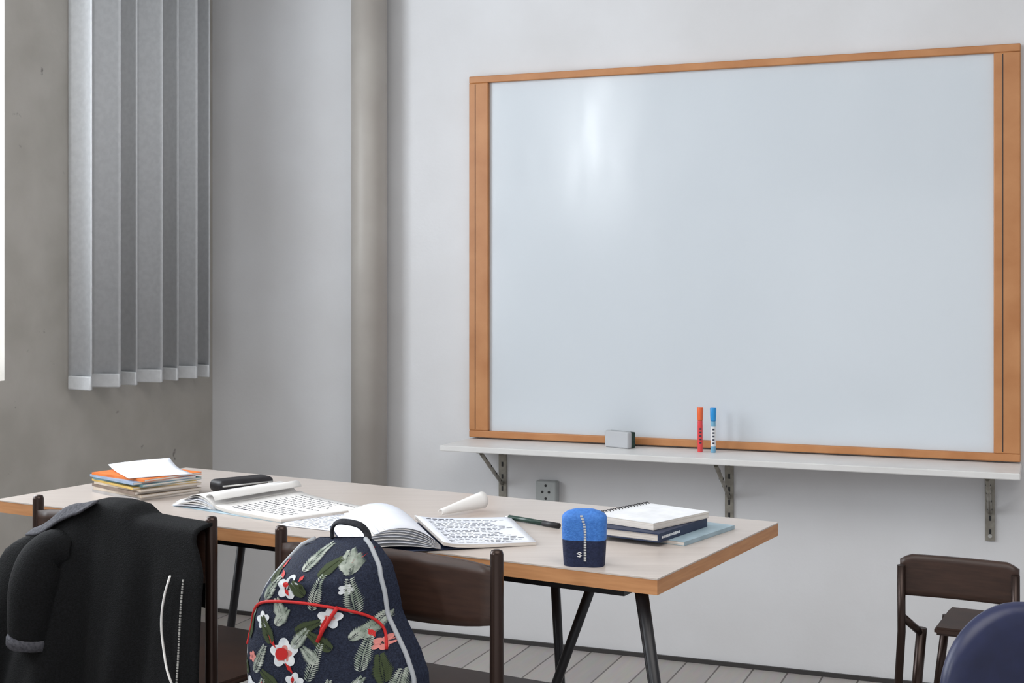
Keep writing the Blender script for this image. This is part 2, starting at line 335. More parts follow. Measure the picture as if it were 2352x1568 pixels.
# ------------------------------------------------------------------ table
TZ = .75
FR, FL, BR = G(1510, 1329, TZ), G(-12, 1147, TZ), G(1801, 1198, TZ)
eL = (FL-FR).normalized(); eD = Vector((-eL.y, eL.x, 0)); eD = eD if eD.y > 0 else -eD
TL = (FL-FR).length; TD = .62
def T(a, d, z): return Vector((FR.x, FR.y, 0))+eL*a+eD*d+Vector((0, 0, z))   # a along the front edge from its right corner
t_ = thing('table', 'long wooden classroom table with pale top covered in open books', 'table', T(TL/2, TD/2, 0))
bm = newbm(); prism(bm, [T(0, 0, 0), T(TL, 0, 0), T(TL, TD, 0), T(0, TD, 0)], TZ-.0025, TZ)
build('tabletop', bm, M['top'], t_)
bm = newbm(); prism(bm, [T(.0005, .0005, 0), T(TL-.0005, .0005, 0), T(TL-.0005, TD-.0005, 0), T(.0005, TD-.0005, 0)], TZ-.028, TZ-.0025)
build('edge_band', bm, M['edge'], t_)
bm = newbm()
for a0, a1, d0, d1 in ((.09, TL-.09, .06, .08), (.09, TL-.09, TD-.08, TD-.06), (.09, .11, .08, TD-.08), (TL-.11, TL-.09, .08, TD-.08)):
    prism(bm, [T(a0, d0, 0), T(a1, d0, 0), T(a1, d1, 0), T(a0, d1, 0)], TZ-.052, TZ-.028)
build('under_frame', bm, M['black_metal'], t_)
def leg(top, foot, r=.011, nm='leg'):
    bm = newbm(); tube(bm, [top, foot+Vector((0, 0, .012))], [r, r*.85], 14); tube(bm, [foot+Vector((0, 0, .012)), foot], [r*1.25, r*1.3], 14)
    build(nm, bm, M['black_metal'], t_)
leg(T(.045, .035, TZ-.028), T(-.075, .02, 0), .0105)
leg(T(.058, .050, TZ-.028), T(-.068, .03, 0), .0085)
n_b = eD
k_b = n_b.dot(T(0, .52, 0))
def on_back(px, py, off=0): return V(px, py, n_b, k_b+off)
a, b_ = on_back(1275, 1335), on_back(1287, 1565); d = (b_-a); a = a-d*((a.z-(TZ-.028))/d.z); leg(a, a+d*((0-a.z)/d.z))
a, b_ = on_back(1362, 1338, -.06), on_back(1281, 1565, -.06); d = (b_-a); a = a-d*((a.z-(TZ-.028))/d.z); leg(a, a+d*((0-a.z)/d.z))
a, b_ = on_back(555, 1251), on_back(536, 1400); d = (b_-a); a = a-d*((a.z-(TZ-.028))/d.z); leg(a, a+d*((0-a.z)/d.z))
leg(T(TL-.12, .07, TZ-.028), T(TL-.05, .03, 0))

# ------------------------------------------------------------------ books and papers on the table
def book(name, label, cat, loc, rotz, sx, sy, th, cover, group=None, hard=False, spine_side=-1):
    """closed book; local x = width, y = height, spine at x = spine_side"""
    t = thing(name, label, cat, loc, rotz, group); ct = .0022 if hard else .0009; ov = .003 if hard else 0
    bm = newbm()
    box(bm, (0, 0, ct/2), (sx, sy, ct)); box(bm, (0, 0, th-ct/2), (sx, sy, ct)); box(bm, (spine_side*(sx/2-ct/2), 0, th/2), (ct, sy, th-2*ct))
    build('cover', bm, cover, t, True)
    bm = newbm(); box(bm, (spine_side*-(ov/2), 0, th/2), (sx-2*ct-ov, sy-2*ov-.001, th-2*ct)); build('page_block', bm, M['pages'], t, True)
    return t
cL, cF, cR = G(171, 1136, TZ), G(315, 1151, TZ), G(479, 1137, TZ)
ANG = math.atan2((cR-cF).y, (cR-cF).x)+.26; ux = Vector((math.cos(ANG), math.sin(ANG), 0)); SX, SY = .165, .200
uy = Vector((-ux.y, ux.x, 0))
ctr = cF+ux*SX/2+uy*SY/2; ctr.z = 0
specs = [('grey', .0065, 0, 0, 0, 'grey exercise book at the very bottom of the left stack'),
         ('beige', .0060, .04, .004, 0, 'beige exercise book second from the bottom of the left stack'),
         ('brown', .0075, -.03, -.003, .003, 'thick brown notebook low in the left stack'),
         ('beige', .0050, .02, .006, -.003, 'beige exercise book just above the thick brown notebook'),
         ('yellow', .0050, -.05, -.004, .002, 'yellow exercise book in the middle of the left stack'),
         ('teal', .0055, .06, .003, .004, 'teal exercise book right above the yellow one in the stack'),
         ('blue', .0055, -.02, -.006, -.002, 'pale blue exercise book under the orange one on the stack'),
         ('orange', .0055, .10, .002, .004, 'orange exercise book topmost of the left stack under loose sheet')]
z = TZ+.0002
for nm, th, da, ox, oy, lab in specs:
    book('exercise_book', lab, 'book', (ctr.x+ox, ctr.y+oy, z), ANG+da, SX, SY, th, COV[nm], 'exercise books in the stack at the left of the table')
    z += th+.0002
topz = z
bm = newbm(); R = Matrix.Rotation(ANG-.28, 4, 'Z')
def fn(u, v): return ctr+ux*.012+R @ Vector(((u-.5)*.15, (v-.5)*.19, 0))+Vector((0, 0, topz+.0012+.020*max(0, v-.45)**2*(.4+.6*u)*3+.003*math.sin(3*u+1)*v))
grid(bm, fn, 12, 12); tag(build('loose_sheet', bm, M['paper_blue'], solid=.0006), 'curled white sheet lying on top of the left book stack', 'paper')

# black pencil case beside the stack
a, b_ = G(470, 1136, TZ), G(600, 1122, TZ); mid = (a+b_)/2+eD*.03; t_ = thing('pencil_case', 'flat black pencil case lying right of the book stack', 'pencil case', (mid.x, mid.y, TZ), math.atan2((b_-a).y, (b_-a).x))
bm = newbm(); box(bm, (0, 0, .0155), (.145, .062, .030), 0, None, .012, 4); build('pouch', bm, COV['black'], t_, True)
bm = newbm(); tube(bm, [(-.066, -.0315, .018), (.066, -.0315, .018)], .0022, 8); build('zip', bm, M['zip'], t_, True)
bm = newbm(); box(bm, (.055, -.034, .013), (.006, .002, .014), 0, None, .0008); build('zip_pull', bm, M['zip'], t_, True)

def page_text(bm, fn, rows, cols, mi, off=.0004, seed=1, u0=.12, u1=.9, v0=.1, v1=.9, heads=()):
    rnd = random.Random(seed)
    for r in range(rows):
        v = v0+(v1-v0)*r/(rows-1); h = .010 if r not in heads else .020
        u = u0; end = u1-rnd.random()*.25
        if r in heads: end = u0+.25
        while u < end:
            l_ = .02+rnd.random()*.05; ue = min(u+l_, u1)
            q = [fn(u, v)+Vector((0, 0, off)), fn(ue, v)+Vector((0, 0, off)), fn(ue, v+h)+Vector((0, 0, off)), fn(u, v+h)+Vector((0, 0, off))]
            f = bm.faces.new([bm.verts.new(p) for p in q]); f.material_index = mi
            u = ue+.012+rnd.random()*.012
def bil(A, B, C, D): return lambda u, v: A*(1-u)*(1-v)+B*u*(1-v)+C*u*v+D*(1-u)*v
def leafslab(bm, fn, nu, nv, th, mi=0):
    """page stack: top surface fn, sides down by th"""
    g = grid(bm, fn, nu, nv, mi)
    lo = grid(bm, lambda u, v: fn(u, v)-Vector((0, 0, th)), nu, nv, mi)
    def side(a, b_):
        setmi([bm.faces.new((a[i], a[i+1], b_[i+1], b_[i])) for i in range(len(a)-1)], 1)
    side(g[0], lo[0]); side(g[-1], lo[-1]); side([r[0] for r in g], [r[0] for r in lo]); side([r[-1] for r in g], [r[-1] for r in lo])
# open book A: flat right page, left pages rolled back into a tube along the spine
s1, s2, e2, e1 = G(494, 1174, TZ), G(690, 1140, TZ), G(852, 1174, TZ), G(645, 1201, TZ)
t_ = thing('open_book', 'open workbook with its left pages curled over beside the book stack', 'book', (s1+e2)/2, 0, 'open books on the table')
bm = newbm(); fa = lambda u, v: bil(s1, e1, e2, s2)(u, v)+Vector((0, 0, .0075+.006*math.exp(-9*u)))
leafslab(bm, fa, 14, 8, .0066); build('right_pages', bm, [M['paper'], M['pages']], t_)
bm = newbm(); page_text(bm, fa, 14, 3, 0, .0006, 3, heads=(0, 6)); build('printed_text', bm, M['ink'], t_)
sd = (s2-s1).normalized(); so = Vector((-sd.y, sd.x, 0))
bm = newbm(); r = .0165
def fr(u, v):
    a = -1.35+u*4.75; rr_ = r*(1+.06*math.sin(5*v)); return s1+(s2-s1)*(v*1.02)+so*(.017-rr_*math.cos(a+PI/2)*1.0)+Vector((0, 0, .0195+rr_*math.sin(a+PI/2)))
grid(bm, fr, 26, 10); build('curled_page', bm, M['paper'], t_, solid=.0012)
for k in range(6):
    bm = newbm(); ln = .125-.006*k; lift = .004+.0042*k
    def fl(u, v, ln=ln, lift=lift, k=k): return s1+(s2-s1)*(v*.98+.01)+so*(.002+u*ln)+sd*(-.02*u)+Vector((0, 0, .0015+.0012*k+lift*math.sin(PI*min(1, u*1.15)*.85)))
    grid(bm, fl, 12, 5); build('left_page', bm, M['paper'] if k % 3 else M['paper_blue'], t_, solid=.0007)
bm = newbm(); fcov = bil(s1+so*.13-sd*.01, e1, e2, s2+so*.13-sd*.01); leafslab(bm, lambda u, v: fcov(u, v)+Vector((0, 0, .0009)), 2, 2, .0007); build('cover', bm, [COV['steel'], COV['steel']], t_)

# loose worksheet between the two open books
q = [G(640, 1207, TZ), G(868, 1232, TZ), G(935, 1195, TZ), G(712, 1178, TZ)]
fw = bil(*q); t_ = thing('worksheet', 'bluish white ruled worksheet lying between the two open books', 'paper', (q[0]+q[2])/2)
def fws(u, v): return fw(u, v)+Vector((0, 0, .0012+.0016*math.sin(PI*u)*math.sin(2.2*v)))
bm = newbm(); grid(bm, fws, 10, 10); build('sheet', bm, M['paper_blue'], t_, solid=.0005)
bm = newbm(); page_text(bm, fws, 12, 3, 0, .0006, 9, .08, .93, .08, .9); build('printed_text', bm, M['ink'], t_)

# open book B: right page with text, left leaves fanned up
A_, B_, C_, D_ = G(952, 1202, TZ), G(1018, 1266, TZ), G(1232, 1252, TZ), G(1172, 1194, TZ)
t_ = thing('open_book', 'open book with fanned dark-edged leaves at the front of the table', 'book', (A_+C_)/2, 0, 'open books on the table')
fb = lambda u, v: bil(B_, C_, D_, A_)(u, v)+Vector((0, 0, .0095+.008*math.exp(-7*u)-.003*u))
bm = newbm(); leafslab(bm, fb, 14, 8, .0062); build('right_pages', bm, [M['paper_blue'], M['pages']], t_)
bm = newbm(); page_text(bm, fb, 17, 3, 0, .0006, 5, .1, .92, .06, .92, heads=(16,)); build('printed_text', bm, M['ink'], t_)
sd = (A_-B_).normalized(); so = Vector((-sd.y, sd.x, 0)); so = so if so.x < 0 else -so
bm = newbm(); fcov = bil(B_+so*.175, C_, D_, A_+so*.175); leafslab(bm, lambda u, v: fcov(u, v)+Vector((0, 0, .0028)), 2, 2, .001); build('cover', bm, [COV['navy'], COV['navy']], t_)
for k in range(8):
    bm = newbm(); ang = math.radians(3+5.2*k); ln = .172-.009*k
    def fl(u, v, ang=ang, ln=ln, k=k):
        a = ang*(1-.55*u); return B_+(A_-B_)*(v*.97+.015)+so*(.004+u*ln*math.cos(a))+Vector((0, 0, .0042+.0008*k+u*ln*math.sin(a)+.006*math.sin(PI*u)))
    grid(bm, fl, 10, 4); build('left_page', bm, M['paper_blue'] if k % 2 else M['paper'], t_, solid=.0007)
# the curled corner of its top page
bm = newbm(); c1, c2 = G(1012, 1189, TZ), G(1108, 1173, TZ); dd = (c2-c1)
def fr(u, v):
    a = u*4.2; rr_ = .006+.012*v; o_ = Vector((-dd.y, dd.x, 0)).normalized(); return c1+dd*v+o_*(rr_*math.cos(a))+Vector((0, 0, .006+rr_+rr_*math.sin(a)))
grid(bm, fr, 20, 10); build('curled_page', bm, M['paper'], t_, solid=.001)

# green pen along the far edge of that book
a, b_ = G(1158, 1192, TZ), G(1284, 1214, TZ); t_ = thing('pen', 'dark green pen lying beyond the right page of the open book', 'pen', (a+b_)/2)
up = Vector((0, 0, .006)); d = b_-a
bm = newbm(); tube(bm, [a+up+d*.1, a+up+d*.72], .0052, 12); build('barrel', bm, PLA['green'], t_)
bm = newbm(); tube(bm, [a+up+d*.72, a+up+d], .0058, 12); build('cap', bm, COV['black'], t_)
bm = newbm(); tube(bm, [a+up, a+up+d*.1], [.001, .0048], 12); build('tip', bm, M['zip'], t_)
a, b_ = G(880, 1243, TZ), G(946, 1251, TZ); d = (b_-a); up = Vector((0, 0, .0065))
t_ = thing('highlighter', 'purple felt pen at the table edge under the fanned leaves', 'pen', (a+b_)/2)
bm = newbm(); tube(bm, [a+up, a+up+d*.62], .0062, 14); build('barrel', bm, PLA['lilac'], t_)
bm = newbm(); tube(bm, [a+up+d*.62, a+up+d], .0068, 14); build('cap', bm, PLA['purple'], t_)

# right-hand pile: grey notebook, navy hardback, spiral pad
fA, fB, fC = G(1570, 1255, TZ), G(1715, 1206, TZ), G(1395, 1228, TZ)
ux = (fB-fA).normalized(); an = math.atan2(ux.y, ux.x); uy = Vector((-ux.y, ux.x, 0))
def pile(name, lab, cat, front, z, dep, run, th, cover, da=0, hard=False):
    """spine along the right-going edge that starts at the front corner"""
    R = Matrix.Rotation(an+da, 4, 'Z'); c = front+R @ Vector((run/2, dep/2, 0))
    return book(name, lab, cat, (c.x, c.y, z), an+da+PI/2, dep, run, th, cover, 'books piled at the right of the table', hard, -1)
pile('notebook', 'thin grey-blue notebook at the bottom of the right-hand pile', 'book', G(1572, 1254, TZ), TZ+.0003, .165, .215, .008, COV['steel'])
nb = pile('hardback_book', 'navy hardback book with small white spine lettering in the right-hand pile', 'book', G(1514, 1247, TZ+.008), TZ+.0086, .155, .205, .017, COV['navy'], .02, True)
bm = newbm(); rnd = random.Random(4)
y = .092
while y > .02:
    l_ = .003+rnd.random()*.004; box(bm, (-.0777, y-l_/2, .0085), (.0006, l_, .004+.0015*rnd.random())); y -= l_+.002
build('spine_lettering', bm, PLA['white'], nb, True)
pz = TZ+.0262; p1, p2 = G(1367, 1183+12, pz), G(1483, 1159+12, pz); ax = (p2-p1).normalized(); an2 = math.atan2(ax.y, ax.x); ay = Vector((ax.y, -ax.x, 0))
pw = .15; pc = (p1+p2)/2+ay*pw/2
t_ = thing('spiral_notepad', 'white spiral-bound pad with black wire topmost of the right-hand pile', 'notebook', (pc.x, pc.y, pz), an2)
ln = .185
bm = newbm(); box(bm, (0, 0, .0068), (ln, pw, .0126)); build('pages', bm, M['pages'], t_, True)
bm = newbm(); box(bm, (0, 0, .0134), (ln, pw, .0006)); build('front_cover', bm, COV['white'], t_, True)
bm = newbm(); box(bm, (0, 0, .0003), (ln, pw, .0005)); build('back_cover', bm, COV['grey'], t_, True)
for k in range(18):
    bm = newbm(); x = -ln/2+.008+k*(ln-.016)/17
    tube(bm, [(x+.0015*math.sin(a_), pw/2-.002+.0078*math.cos(a_), .0080+.0088*math.sin(a_)) for a_ in [2*PI*i/14 for i in range(15)]], .0009, 6, cap=False)
    build('wire_ring', bm, COV['black'], t_, True)

# blue pencil pouch standing at the table edge
pb = G(1322, 1304, TZ); pb = pb+eD*.034; t_ = thing('pencil_pouch', 'blue and navy zipped pencil pouch standing at the front table edge', 'pencil pouch', (pb.x, pb.y, TZ), math.atan2(-eL.y, -eL.x)+.35)
def pouch(bm, z0, z1, zs=10, mi=0):
    def fn(u, v):
        z_ = z0+(z1-z0)*v; a_ = 2*PI*u; zz = z_/.098
        wx = .0400*(1-.10*(1-zz)**2)*(1 if zz < .85 else math.sqrt(max(.02, 1-((zz-.85)/.17)**2))); wy = .025*(1-.1*zz)*(1 if zz < .8 else math.sqrt(max(.02, 1-((zz-.8)/.22)**2)))
        c_, s_ = math.cos(a_), math.sin(a_); sg = lambda q: math.copysign(abs(q)**.65, q)
        pinch = 1-.10*math.exp(-(c_/.22)**2); return Vector((wx*sg(c_), wy*sg(s_)*pinch, z_))
    g = grid(bm, fn, 41, zs, mi); bm.faces.new([bm.verts.new(v_.co) for v_ in g[-1][:-1]]); bm.faces.new([bm.verts.new(v_.co) for v_ in g[0][:-1]])
bm = newbm(); pouch(bm, 0, .046); build('lower_body', bm, M['navy_cloth'], t_, True)
bm = newbm(); pouch(bm, .046, .0985, 16); build('upper_body', bm, M['blue_cloth'], t_, True)
bm = newbm()
for k in range(18):
    zz = .012+k*.0045; q = zz/.098; y = -(.025*(1-.1*q))*.9*(1 if q < .8 else math.sqrt(max(.05, 1-((q-.8)/.22)**2)))
    box(bm, (.004-.012*max(0, (q-.6)/.4)**2, y-.0006, zz), (.0046, .0026, .0031), 0)
build('zip', bm, M['zip'], t_, True)
bm = newbm(); pts = [Vector((.004+.0045*math.cos(a_), -.0240, .018+dz)) for a_, dz in ((.5, .0062), (1.6, .0078), (2.8, .0055), (1.57, .0040), (.2, .0022), (-1.4, 0), (-2.7, .0012))]
for q in pts: q.x -= .010
tube(bm, pts, .0009, 8); build('logo_mark', bm, PLA['white'], t_, True)

# ------------------------------------------------------------------ chairs at the table
CZ = .80
def chair(PL, PR, label, zb0=.655, zb1=.775, col=None):
    e = (PR-PL); e.z = 0; wdt = e.length; e.normalize(); n = Vector((e.y, -e.x, 0)); n = n if n.y < 0 else -n     # n points to the viewer
    t = thing('classroom_chair', label, 'chair', Vector((((PL+PR)/2-n*.15).x, ((PL+PR)/2-n*.15).y, 0)), 0, 'wooden chairs at the table')
    for P_ in (PL, PR):
        b0 = Vector((P_.x, P_.y, 0))
        bm = newbm(); tube(bm, [b0+n*.03, b0+n*.012+Vector((0, 0, .25)), b0+Vector((0, 0, .46)), b0+Vector((0, 0, CZ-.008)), b0+Vector((0, 0, CZ-.002)), b0+Vector((0, 0, CZ))], [.0125, .0125, .0125, .0115, .0095, .004], 16)
        build('rear_post', bm, M['post'], t)
        bm = newbm(); f0 = b0-n*.36; tube(bm, [f0-n*.02, f0+Vector((0, 0, .445))], .0115, 14); build('front_leg', bm, M['post'], t)
        bm = newbm(); tube(bm, [b0+Vector((0, 0, .44)), f0+Vector((0, 0, .438))], .010, 12); build('side_rail', bm, M['post'], t)
    bm = newbm(); mid = (PL+PR)/2
    def fb_(u, v, thk=0):
        x = (u-.5)*(wdt-.006); edge = abs(2*u-1)
        zl = zb0+.018*edge**3; zt = zb1-.006*edge**4
        return Vector((mid.x, mid.y, 0))+e*x-n*(.022*(1-edge**2)+thk)+n*.004+Vector((0, 0, zl+(zt-zl)*v))
    g1 = grid(bm, lambda u, v: fb_(u, v), 17, 7); build('backrest', bm, M['chair_wood'], t, solid=.011)
    bm = newbm(); c = Vector((mid.x, mid.y, 0))-n*.19
    q = [c+e*(wdt/2-.02)+n*.175, c+e*(wdt/2-.005)-n*.19, c-e*(wdt/2-.005)-n*.19, c-e*(wdt/2-.02)+n*.175]
    prism(bm, q, .451, .465); bmesh.ops.bevel(bm, geom=list(bm.edges), offset=.005, segments=2, affect='EDGES'); build('seat', bm, M['chair_wood'], t)
    return t, e, n
P1L, P1R, P2L, P2R = G(88, 1136, CZ), G(486, 1185, CZ), G(646, 1206, CZ), G(1141, 1261, CZ)
c1, e1c, n1 = chair(P1L, P1R, 'dark wooden chair at the left table end under the black coat')
c2, e2c, n2 = chair(P2L, P2R, 'dark wooden chair at the table front carrying the floral backpack')

# black coat draped over the left chair
k1 = n1.dot(P1L)+.03
sil = [(20, 1275), (32, 1252), (50, 1238), (80, 1224), (117, 1202), (160, 1176), (200, 1157), (232, 1148), (275, 1151), (305, 1160), (330, 1184), (400, 1197), (470, 1208), (488, 1220), (496, 1244)]
def zt(px):
    for (x0, y0), (x1, y1) in zip(sil, sil[1:]):
        if px <= x1:
            f = (px-x0)/(x1-x0); return V(px, y0+(y1-y0)*max(0, f), n1, k1)
    return V(px, sil[-1][1], n1, k1)
def coat(u, v):
    px = 20+(474-22*min(1, max(0, (.40-v)/.06))-30*min(1, max(0, (.26-v)/.08)))*u; p = zt(px); top = p.z; q = Vector((p.x, p.y, 0))
    fold = .017*math.sin(u*21+.7+1.2*v)*min(1, v*1.4)+.009*math.sin(u*43+2+5*v)*v+.006*math.sin(u*9-14*v)
    fold *= 1-.85*u**7
    if v < .2:                                                   # hangs behind the backrest
        f = v/.2; return q-n1*(.052-.0*f)+Vector((0, 0, top-.16*(1-f)**1-.012))
    if v < .32:                                                  # over the top
        a_ = PI*(v-.2)/.12; return q-n1*(.014+.038*math.cos(a_))+Vector((0, 0, top-.012+.012*math.sin(a_)))
    f = (v-.32)/.68; zb = .33+.02*math.sin(u*9)
    return q+n1*(.024+.035*f**.7+fold*f**.5+.02*math.exp(-((u-.25)/.16)**2)*min(1, f*3))+Vector((0, 0, top-.012+(zb-top+.012)*f))+e1c*(-.05*f*(1-u)**2)
t_ = thing('coat', 'black coat draped over the chair at the left table end', 'coat', ((P1L+P1R)/2+n1*.05)*1.0)
bm = newbm(); grid(bm, coat, 64, 60); build('shell', bm, M['coat'], t_, solid=.006)
def cfront(px, py, lift=.006):
    u = (px-20)/476; best = None
    for i in range(200):
        v = .26+.74*i/199; p = coat(u, v); r = (p-Vector((0, 0, H))); y = HY-F*r.z/r.y
        if best is None or abs(y-py) < best[0]: best = (abs(y-py), p)
    return best[1]+n1*lift
# sleeve at the coat's left; a fold highlight is put into its grey end
def P(px, py, off): return V(px, py, n1, k1+off)
sl = [P(175, 1262, .02), P(135, 1262, .035), P(105, 1290, .05), P(88, 1340, .062), P(80, 1400, .066), P(76, 1440, .066), P(74, 1452, .066)]
rr0 = [Vector((x, 0, 0)) for x in (.030, .044, .053, .056, .053, .050, .048)]
bm = newbm(); tube(bm, smooth(sl), [v_.x for v_ in smooth(rr0)], 24); s_ = sub(build('sleeve', bm, M['coat'], t_))
bm = newbm(); tube(bm, [sl[-1], P(74, 1462, .066), P(72, 1478, .066), P(72, 1484, .066)], [.047, .050, .049, .042], 24); build('lit_fold', bm, M['coat_lit'], s_)
# collar of the black coat; window light is put into its grey
bm = newbm()
def collar(u, v):
    px = 95+150*u; p = zt(px); return Vector((p.x, p.y, 0))+n1*(.020+.02*v)+Vector((0, 0, p.z+.004-.026*v*math.sin(PI*(.12+.8*u))-.004*math.sin(9*u)))
grid(bm, collar, 24, 6); build('collar', bm, M['coat_lit'], t_, solid=.004)
bm = newbm()
for k in range(26):
    p = cfront(56, 1486+4.2*k); box(bm, p, (.005, .002, .0026), 0, Matrix.Rotation(math.atan2(e1c.y, e1c.x), 4, 'Z'))
build('zip', bm, M['zip'], t_)
bm = newbm()
for k in range(52):
    p = cfront(462, 1330+5.2*k); box(bm, p, (.0035, .002, .0028), 0, Matrix.Rotation(math.atan2(e1c.y, e1c.x), 4, 'Z'))
build('zip', bm, M['zip'], t_)
bm = newbm(); tube(bm, [*[cfront(437-27*math.sin(PI*k/14)**1+24*(k/14), 1320+18*k, .013) for k in range(15)]], .0042, 10, flat=.5); build('drawstring', bm, M['paper'], t_)

# floral backpack hung on the middle chair
kb = n2.dot(P2L)+.05
left = [(1232, 735), (1245, 708), (1303, 664), (1337, 641), (1387, 620), (1457, 601), (1508, 598), (1568, 602), (1650, 612), (1740, 650)]
right = [(1232, 848), (1248, 870), (1291, 901), (1348, 917), (1402, 925), (1457, 952), (1488, 967), (1541, 985), (1650, 990), (1740, 950)]
def interp(tab, y):
    for (y0, x0), (y1, x1) in zip(tab, tab[1:]):
        if y <= y1: f = max(0, (y-y0)/(y1-y0)); return x0+(x1-x0)*f
    return tab[-1][1]
YT, YB = 1232.0, 1740.0
def bag(u, v, extra=0.0):
    y = YT+(YB-YT)*v; xl, xr = interp(left, y), interp(right, y)
    pl, pr = V(xl, y, n2, kb), V(xr, y, n2, kb); p = pl+(pr-pl)*u
    prof = max(0, 1-abs(2*u-1)**3.2)**.5; vert = min(1, (v/.16+.02))**.55*min(1, max(.05, (1-v)/.12))**.5
    return p+n2*(.105*prof*vert+extra)
def bagpx(px, py, extra=.002):
    xl, xr = interp(left, py), interp(right, py); u = min(.995, max(.005, (px-xl)/(xr-xl)))
    return bag(u, (py-YT)/(YB-YT), extra)
t_ = thing('backpack', 'navy floral backpack with red piping hung on the middle chair', 'backpack', Vector((bag(.5, .5).x, bag(.5, .5).y, bag(.5, 1).z)))
bm = newbm(); grid(bm, lambda u, v: bag(u, v), 44, 50)
def back(u, v):
    p = bag(u, v); q = bag(0, v)+(bag(1, v)-bag(0, v))*u; return q
grid(bm, back, 20, 30)
# printed flowers and ferns are part of the canvas
rnd = random.Random(11)
def poly(cx, cy, pts, mi, ex=.0022):
    try:
        vs = [bm.verts.new(bagpx(cx+x, cy+y, ex)) for x, y in pts]; c = bm.verts.new(bagpx(cx, cy, ex))
    except Exception: return
    for i in range(len(vs)):
        f = bm.faces.new((c, vs[i], vs[(i+1) % len(vs)])); f.material_index = mi
def flower(cx, cy, r, mi, pet=5, rot=0.0):
    n = 40
    poly(cx, cy, [(r*(.62+.38*abs(math.cos(pet/2*(2*PI*i/n)+rot)))*math.cos(2*PI*i/n), r*(.62+.38*abs(math.cos(pet/2*(2*PI*i/n)+rot)))*math.sin(2*PI*i/n)) for i in range(n)], mi)
    for k in range(7):
        a_ = rnd.random()*6.28; q = r*.22*rnd.random()**.5
        poly(cx+q*math.cos(a_), cy+q*math.sin(a_), [(r*.07*math.cos(2*PI*i/6), r*.07*math.sin(2*PI*i/6)) for i in range(6)], 5, .0030)
def strokeq(x0, y0, x1, y1, wd_, mi):
    dx, dy = x1-x0, y1-y0; l_ = math.hypot(dx, dy) or 1; nx_, ny_ = -dy/l_*wd_, dx/l_*wd_; mx_, my_ = (x0+x1)/2, (y0+y1)/2
    vs = [bm.verts.new(bagpx(a_, b2, .0026)) for a_, b2 in ((x0, y0), (mx_+nx_, my_+ny_), (x1, y1), (mx_-nx_, my_-ny_))]
    f = bm.faces.new(vs); f.material_index = mi
def fern(cx, cy, ln, ang, mi, n=17, lf=23):
    dx, dy = math.cos(ang), math.sin(ang)
    strokeq(cx, cy, cx+dx*ln, cy+dy*ln, 1.6, mi)
    for i in range(n):
        f = i/(n-1); x, y = cx+dx*ln*f, cy+dy*ln*f; l_ = lf*(1-.65*f)*(.6+.4*min(1, f*4))
        for s in (-1, 1):
            a2 = ang+s*.95; strokeq(x, y, x+l_*math.cos(a2), y+l_*math.sin(a2), 1.7 if mi == 3 else 2.6, mi)
flower(751, 1322, 27, 1, 5, .3); flower(746, 1466, 34, 1, 5, .9); flower(745, 1468, 20, 2, 5, .2); flower(842, 1390, 25, 1, 5, .5); flower(842, 1391, 11, 2, 5)
flower(770, 1530, 22, 1, 5, .4); flower(648, 1545, 22, 1, 4, .2); flower(905, 1548, 20, 1, 5, .7); flower(690, 1395, 20, 1, 5, 1.2); flower(868, 1330, 13, 1, 5); flower(930, 1455, 16, 2, 5); flower(660, 1478, 13, 2, 5)
for cx, cy, ln, a_, mi in ((885, 1385, 76, -1.75, 3), (806, 1372, 74, -1.35, 3), (772, 1290, 52, -1.2, 3), (668, 1512, 66, -1.1, 3), (800, 1528, 84, -1.25, 3), (905, 1510, 74, -1.5, 3), (690, 1352, 60, -1.0, 3), (668, 1590, 66, -1.2, 3),
        (830, 1590, 64, -1.3, 3), (715, 1445, 60, -2.0, 4), (770, 1420, 56, -.4, 4), (850, 1460, 60, -2.5, 4), (640, 1440, 48, -1.4, 4), (945, 1540, 60, -1.8, 4), (730, 1545, 52, -2.4, 4), (860, 1290, 40, -2.0, 3), (880, 1440, 44, -.7, 3), (710, 1310, 40, -2.2, 4), (812, 1300, 40, -.9, 4), (725, 1405, 44, -.9, 3), (960, 1580, 60, -1.5, 3), (640, 1400, 46, -1.3, 3), (870, 1300, 38, -1.9, 3), (900, 1440, 50, -1.2, 3), (765, 1455, 50, -.9, 3), (820, 1490, 46, -2.3, 3), (725, 1580, 50, -1.0, 3), (880, 1570, 54, -1.0, 3), (740, 1390, 44, -1.9, 3), (640, 1520, 40, -2.2, 4), (790, 1340, 40, -2.4, 4)):
    fern(cx, cy, ln, a_, mi)
for q in ((708, 1427, 727, 1456), (749, 1487, 768, 1512), (767, 1516, 766, 1534), (757, 1540, 768, 1554), (719, 1288, 734, 1304), (712, 1266, 709, 1292), (744, 1322, 755, 1340), (872, 1252, 860, 1277), (838, 1383, 822, 1427), (780, 1296, 774, 1310), (905, 1420, 918, 1440), (690, 1530, 682, 1556)):
    strokeq(*q, 4.5, 6)
poly(741, 1468, [(15*math.cos(2*PI*i/16), 14*math.sin(2*PI*i/16)) for i in range(16)], 6, .0032)
poly(747, 1315, [(7*math.cos(2*PI*i/10), 6*math.sin(2*PI*i/10)) for i in range(10)], 6, .0032)
build('body', bm, [M['bag'], M['petal'], M['pink'], M['fern'], M['fern_dark'], M['dark'], M['red']], t_, recalc=False)
for ul in (.015, .985):
    bm = newbm(); tube(bm, [bag(ul, v/40*.98+.003, .006) for v in range(41)], .0042, 10); build('edge_piping', bm, M['piping'], t_)
bm = newbm(); arc = [(614, 1462), (617, 1440), (625, 1415), (640, 1388), (660, 1368), (690, 1356), (730, 1352), (780, 1354), (830, 1362), (875, 1376), (905, 1398), (925, 1428), (938, 1470)]
tube(bm, smooth([bagpx(x, y, .004) for x, y in arc], 4), .0026, 10); build('pocket_piping', bm, M['red'], t_)
